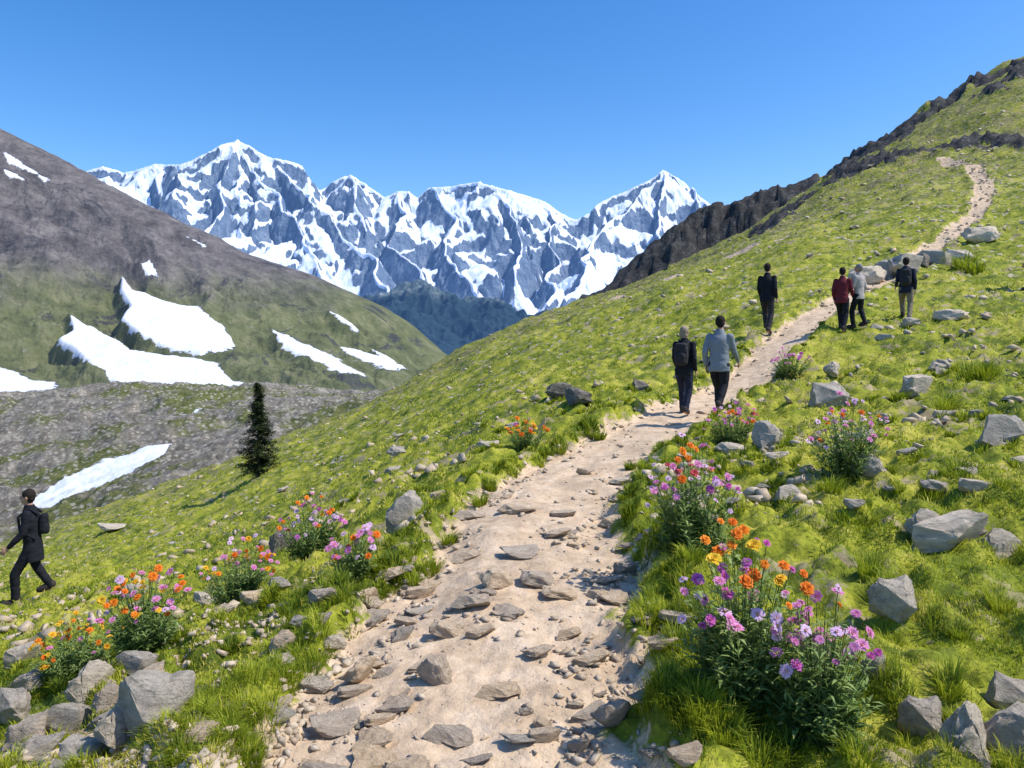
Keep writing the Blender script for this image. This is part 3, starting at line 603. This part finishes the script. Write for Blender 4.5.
def head_mesh(col,layers,npet,up0,wid):
    co=[];fl=[];tt=[];mi=[]
    r=np.random.default_rng(layers*100+npet)
    for L in range(layers):
        t=L/max(1,layers-1) if layers>1 else 0
        R=.5*(1-.5*t); tilt=up0+t*.9
        for k in range(npet):
            a=6.283*(k+.5*(L%2))/npet+r.normal(0,.06); tl=tilt+r.normal(0,.1)
            dr=np.array([math.cos(a),math.sin(a),0]); sd_=np.array([-math.sin(a),math.cos(a),0]); w=wid*R
            RR=R*r.uniform(.88,1.05)
            b=len(co)
            for f,ww,dz in ((.15,.3,0),(.6,1,.02),(.9,.8,-.01),(1.02,.25,-.04)):
                c=dr*RR*f*math.cos(tl)+np.array([0,0,RR*f*math.sin(tl)+dz+L*.02]); co+= [c-sd_*w*ww,c+sd_*w*ww]
            for j in range(3): fl+=[b+2*j,b+2*j+1,b+2*j+3,b+2*j+2]; tt.append(4); mi.append(0)
    b=len(co); n=10
    for j,(rr,z) in enumerate(((.13,.02),(.11,.07),(.05,.1))):
        for k in range(n): co.append((rr*math.cos(6.283*k/n),rr*math.sin(6.283*k/n),z+layers*.02))
    for j in range(2):
        for k in range(n): fl+=[b+j*n+k,b+j*n+(k+1)%n,b+(j+1)*n+(k+1)%n,b+(j+1)*n+k]; tt.append(4); mi.append(1)
    fl+=[b+2*n+k for k in range(n)]; tt.append(n); mi.append(1)
    return make_mesh('flower_head',co,fl,tt,True,link=False,mats=[PM[col],CM],mi=mi)
HM={'pink':head_mesh('pink',3,16,.2,.17),'pale':head_mesh('pale',2,15,.15,.17),'magenta':head_mesh('magenta',4,13,.3,.2),'orange':head_mesh('orange',4,12,.2,.25),'yellow':head_mesh('yellow',3,11,.25,.25),'red':head_mesh('red',3,11,.25,.2)}
def clump(u,v,hp,wp,nh,cols,lab,fs=.075,nst=40,top=None):
    x,y=spot(u,v); s=y/F; Hh=hp*s; R=wp*s*.5; z0=gz(x,y)
    e=bpy.data.objects.new('wildflower_clump',None); e.location=(x,y,z0); e.empty_display_size=.1; link(e)
    e['label']=lab; e['category']='flowers'; e['group']='wildflower clumps growing beside the trail'
    A=rng.uniform(0,6.283,nst); RRR=np.sqrt(rng.random(nst)); HX=np.cos(A)*RRR*R; HY=np.sin(A)*RRR*R*.8; GB=ground_z(x+HX*.5,y+HY*.5)-z0
    co=[];fl=[];tt=[];ti=[]; tips=[]
    for i in range(nst):
        rr=RRR[i]; hx=HX[i]; hy=HY[i]; gb=GB[i]
        hz=Hh*(1-.5*rr*rr)*rng.uniform(.25,.82) if i>=nh else Hh*(1-.38*rr**2)*rng.uniform(.55,1.0)
        b0=np.array([hx*.5,hy*.5,gb-.01]); t1=np.array([hx,hy,max(hz,.05)+gb*.5])
        mid=(b0+t1)/2+np.array([hx*-.1,hy*-.1,Hh*.05]); rs=max(.0018,.0003*y)
        pts=[b0,(b0+mid)/2+(mid-(b0+t1)/2)*.2,mid,t1]
        tn=rng.random()
        for p,q in zip(pts[:-1],pts[1:]):
            b=len(co)
            for w_ in (p,q):
                for kk in range(3): co.append((w_[0]+rs*math.cos(2.09*kk),w_[1]+rs*math.sin(2.09*kk),w_[2])); ti.append(tn*.6)
            for kk in range(3): fl+=[b+kk,b+(kk+1)%3,b+3+(kk+1)%3,b+3+kk]; tt.append(4)
        nl=17
        for j in range(nl):
            f=rng.uniform(.03,.95); p=b0*(1-f)**2+2*mid*f*(1-f)+t1*f*f
            aa=rng.uniform(0,6.283); ll=rng.uniform(.035,.075)*(1.2-.6*f)*(Hh/.5)**.5*(1+y/22); up=rng.uniform(.1,1.1)
            dr=np.array([math.cos(aa),math.sin(aa),up]); dr/=np.linalg.norm(dr); sd_=np.array([-math.sin(aa),math.cos(aa),0])*max(ll*.11,.0006*y)
            m1=p+dr*ll*.5+np.array([0,0,ll*.06]); tp=p+dr*ll-np.array([0,0,ll*.15])
            b=len(co); co+=[tuple(p),tuple(m1+sd_),tuple(tp),tuple(m1-sd_)]; fl+=[b,b+1,b+2,b+3]; tt.append(4); ti+=[min(1,max(0,rng.normal(.3+.6*f,.2)))]*4
        if i<nh: tips.append(t1)
    o=make_mesh('foliage',co,fl,tt,False,{'tint':ti},mats=[FM]); o.parent=e
    zmed=np.median([t[2] for t in tips])
    for t in tips:
        cl=cols if (top is None or t[2]<zmed) else top
        cn=cl[rng.integers(len(cl))]; h=bpy.data.objects.new('flower_head',HM[cn]); h.parent=e; h.location=tuple(t)
        sc=fs*rng.uniform(.6,1.2)*(1.1 if cn in (O,Y_c) else 1); h.scale=(sc,sc,sc*1.0); h.rotation_euler=(rng.uniform(.1,1.1),rng.normal(0,.35),rng.uniform(-.6,.6)); link(h)
O,Y_c,Pk,Mg,Pl,Rd='orange','yellow','pink','magenta','pale','red'
clump(742,700,184,120,54,[Mg,Pk,Pk,Mg,Pl,Pl],'tall clump of orange, yellow and magenta wildflowers in the grass',.052,125,top=[O,Y_c,O,Pk,Mg])
clump(818,730,165,112,44,[Pk,Pk,Mg,Pl,Pl],'tall clump of pink and orange wildflowers in the grass',.05,115,top=[O,O,Pk,Pl,Pk])
clump(692,545,115,94,60,[Pk,Pk,Pl,Pl,Mg],'clump of pink, red and orange wildflowers at the trail edge',.057,110,top=[Rd,O,Pk,Pl,O,Pk])
clump(846,476,82,86,52,[Pk,Pk,Pl,Mg,Pk,Pl,O],'bushy clump of pink wildflowers beside a grey rock',.06,95)
clump(732,446,46,56,46,[Mg,Rd,Pk,Pk,O,Pl],'low clump of magenta and red wildflowers at the trail edge',.068,80)
clump(790,376,28,46,30,[Pk,Mg,Pl,Pk],'low clump of pink wildflowers at the trail edge',.085,55)
clump(526,446,34,46,34,[O,O,Y_c,Pk],'small clump of orange wildflowers beside the trail',.07,60)
clump(312,552,58,68,48,[Pk,Pk,O,Pl,Mg,Pl],'clump of pink and orange wildflowers beside a dark rock',.06,85)
clump(350,575,62,58,28,[O,Pk,Pl,Pk],'leafy clump of pink and orange wildflowers on the slope',.056,80)
clump(240,596,62,78,46,[O,O,Pk,Y_c,Pk,Pl],'clump of orange and pink wildflowers on the grassy slope',.054,90)
clump(145,640,76,94,54,[Pk,O,Y_c,Pk,O,Pl],'clump of yellow, orange and pink wildflowers on the slope',.051,100)
clump(76,674,60,88,42,[Y_c,O,Y_c,Pk],'leafy clump of small yellow wildflowers among stones',.042,95)
# ================= conifer
x,y=spot(258,477); s=y/F; TH=94*s; z0=gz(x,y)
tr=bpy.data.objects.new('conifer_tree',None); tr.location=(x,y,z0); link(tr); tr['label']='dark green conifer standing alone on the grassy slope'; tr['category']='tree'
co=[];fl=[];tt=[]
for j in range(13):
    f=j/12; r=.11*(1-f)+.012
    for k in range(8): co.append((r*math.cos(.785*k)+.04*math.sin(f*5),r*math.sin(.785*k),f*TH*.97-.1))
for j in range(12):
    for k in range(8): fl+=[j*8+k,j*8+(k+1)%8,j*8+8+(k+1)%8,j*8+8+k]; tt.append(4)
m=M('conifer bark'); m.col(m.ramp(m.noise(8,5),[(.3,(.05,.035,.025)),(.7,(.15,.11,.08))]))
o=make_mesh('trunk',co,fl,tt,mats=[m.m]); o.parent=tr
co=[];fl=[];tt=[];ti=[]
zc=.22
while zc<TH*.985:
    f=zc/TH; Rm=22*s*(1-f)**.8*rng.uniform(.8,1.12)+.06
    for kb in range(rng.integers(5,9)):
        a=rng.uniform(0,6.283); L=Rm*rng.uniform(.4,1.15); droop=rng.uniform(-.1,.35)
        nn=int(20+L*44)
        for q in range(nn):
            t=rng.random()**.7; p=np.array([math.cos(a)*L*t,math.sin(a)*L*t,zc-droop*L*t*t+.08*L*math.sin(t*3)])
            p+=rng.normal(0,.03+.03*t,3); da=a+rng.normal(0,.9); l=rng.uniform(.08,.18); dv=np.array([math.cos(da),math.sin(da),rng.normal(.05,.35)])*l
            sv_=np.array([-math.sin(da),math.cos(da),rng.normal(0,.4)])*.034; b=len(co)
            co+=[tuple(p-sv_),tuple(p+sv_),tuple(p+dv)]; fl+=[b,b+1,b+2]; tt.append(3); ti+=[rng.random()]*3
    zc+=rng.uniform(.06,.13)
m=M('conifer needles'); tc=m.ramp(m.attr('tint'),[(0,(.014,.026,.01)),(.6,(.032,.052,.018)),(1,(.08,.1,.03))]); m.col(tc); NM=m.m
o=make_mesh('crown',co,fl,tt,False,{'tint':ti},mats=[NM]); o.parent=tr
# ================= light
sv=Vector((.74,-.1,1.02)).normalized()
L=bpy.data.lights.new('sun','SUN'); L.energy=5; L.angle=math.radians(.5); L.color=(1,.945,.85)
lo=bpy.data.objects.new('sun',L); lo.rotation_euler=(-sv).to_track_quat('-Z','Y').to_euler(); link(lo)
w=bpy.data.worlds.new('World'); bpy.context.scene.world=w; w.use_nodes=True; nt=w.node_tree; bg=nt.nodes['Background']
s=nt.nodes.new('ShaderNodeTexSky'); s.sky_type='NISHITA'; s.sun_disc=False; s.sun_elevation=math.asin(sv.z); s.sun_rotation=math.atan2(sv.x,sv.y); s.altitude=400; s.air_density=1.0; s.dust_density=1.0; s.ozone_density=3
h=nt.nodes.new('ShaderNodeHueSaturation'); h.inputs['Saturation'].default_value=1.35; h.inputs['Value'].default_value=1.38; h.inputs['Hue'].default_value=.506
nt.links.new(s.outputs[0],h.inputs['Color']); nt.links.new(h.outputs[0],bg.inputs[0]); bg.inputs[1].default_value=.15
sc=bpy.context.scene; sc.view_settings.view_transform='Standard'; sc.view_settings.look='None'; sc.view_settings.exposure=0
cam=bpy.data.cameras.new('camera'); cam.lens=F/1024*36; cam.sensor_width=36; cam.shift_y=-54/1024; cam.clip_end=60000; cam.clip_start=.05
co=bpy.data.objects.new('camera',cam); co.location=(0,0,EYE); co.rotation_euler=(math.pi/2,0,0); link(co); sc.camera=co
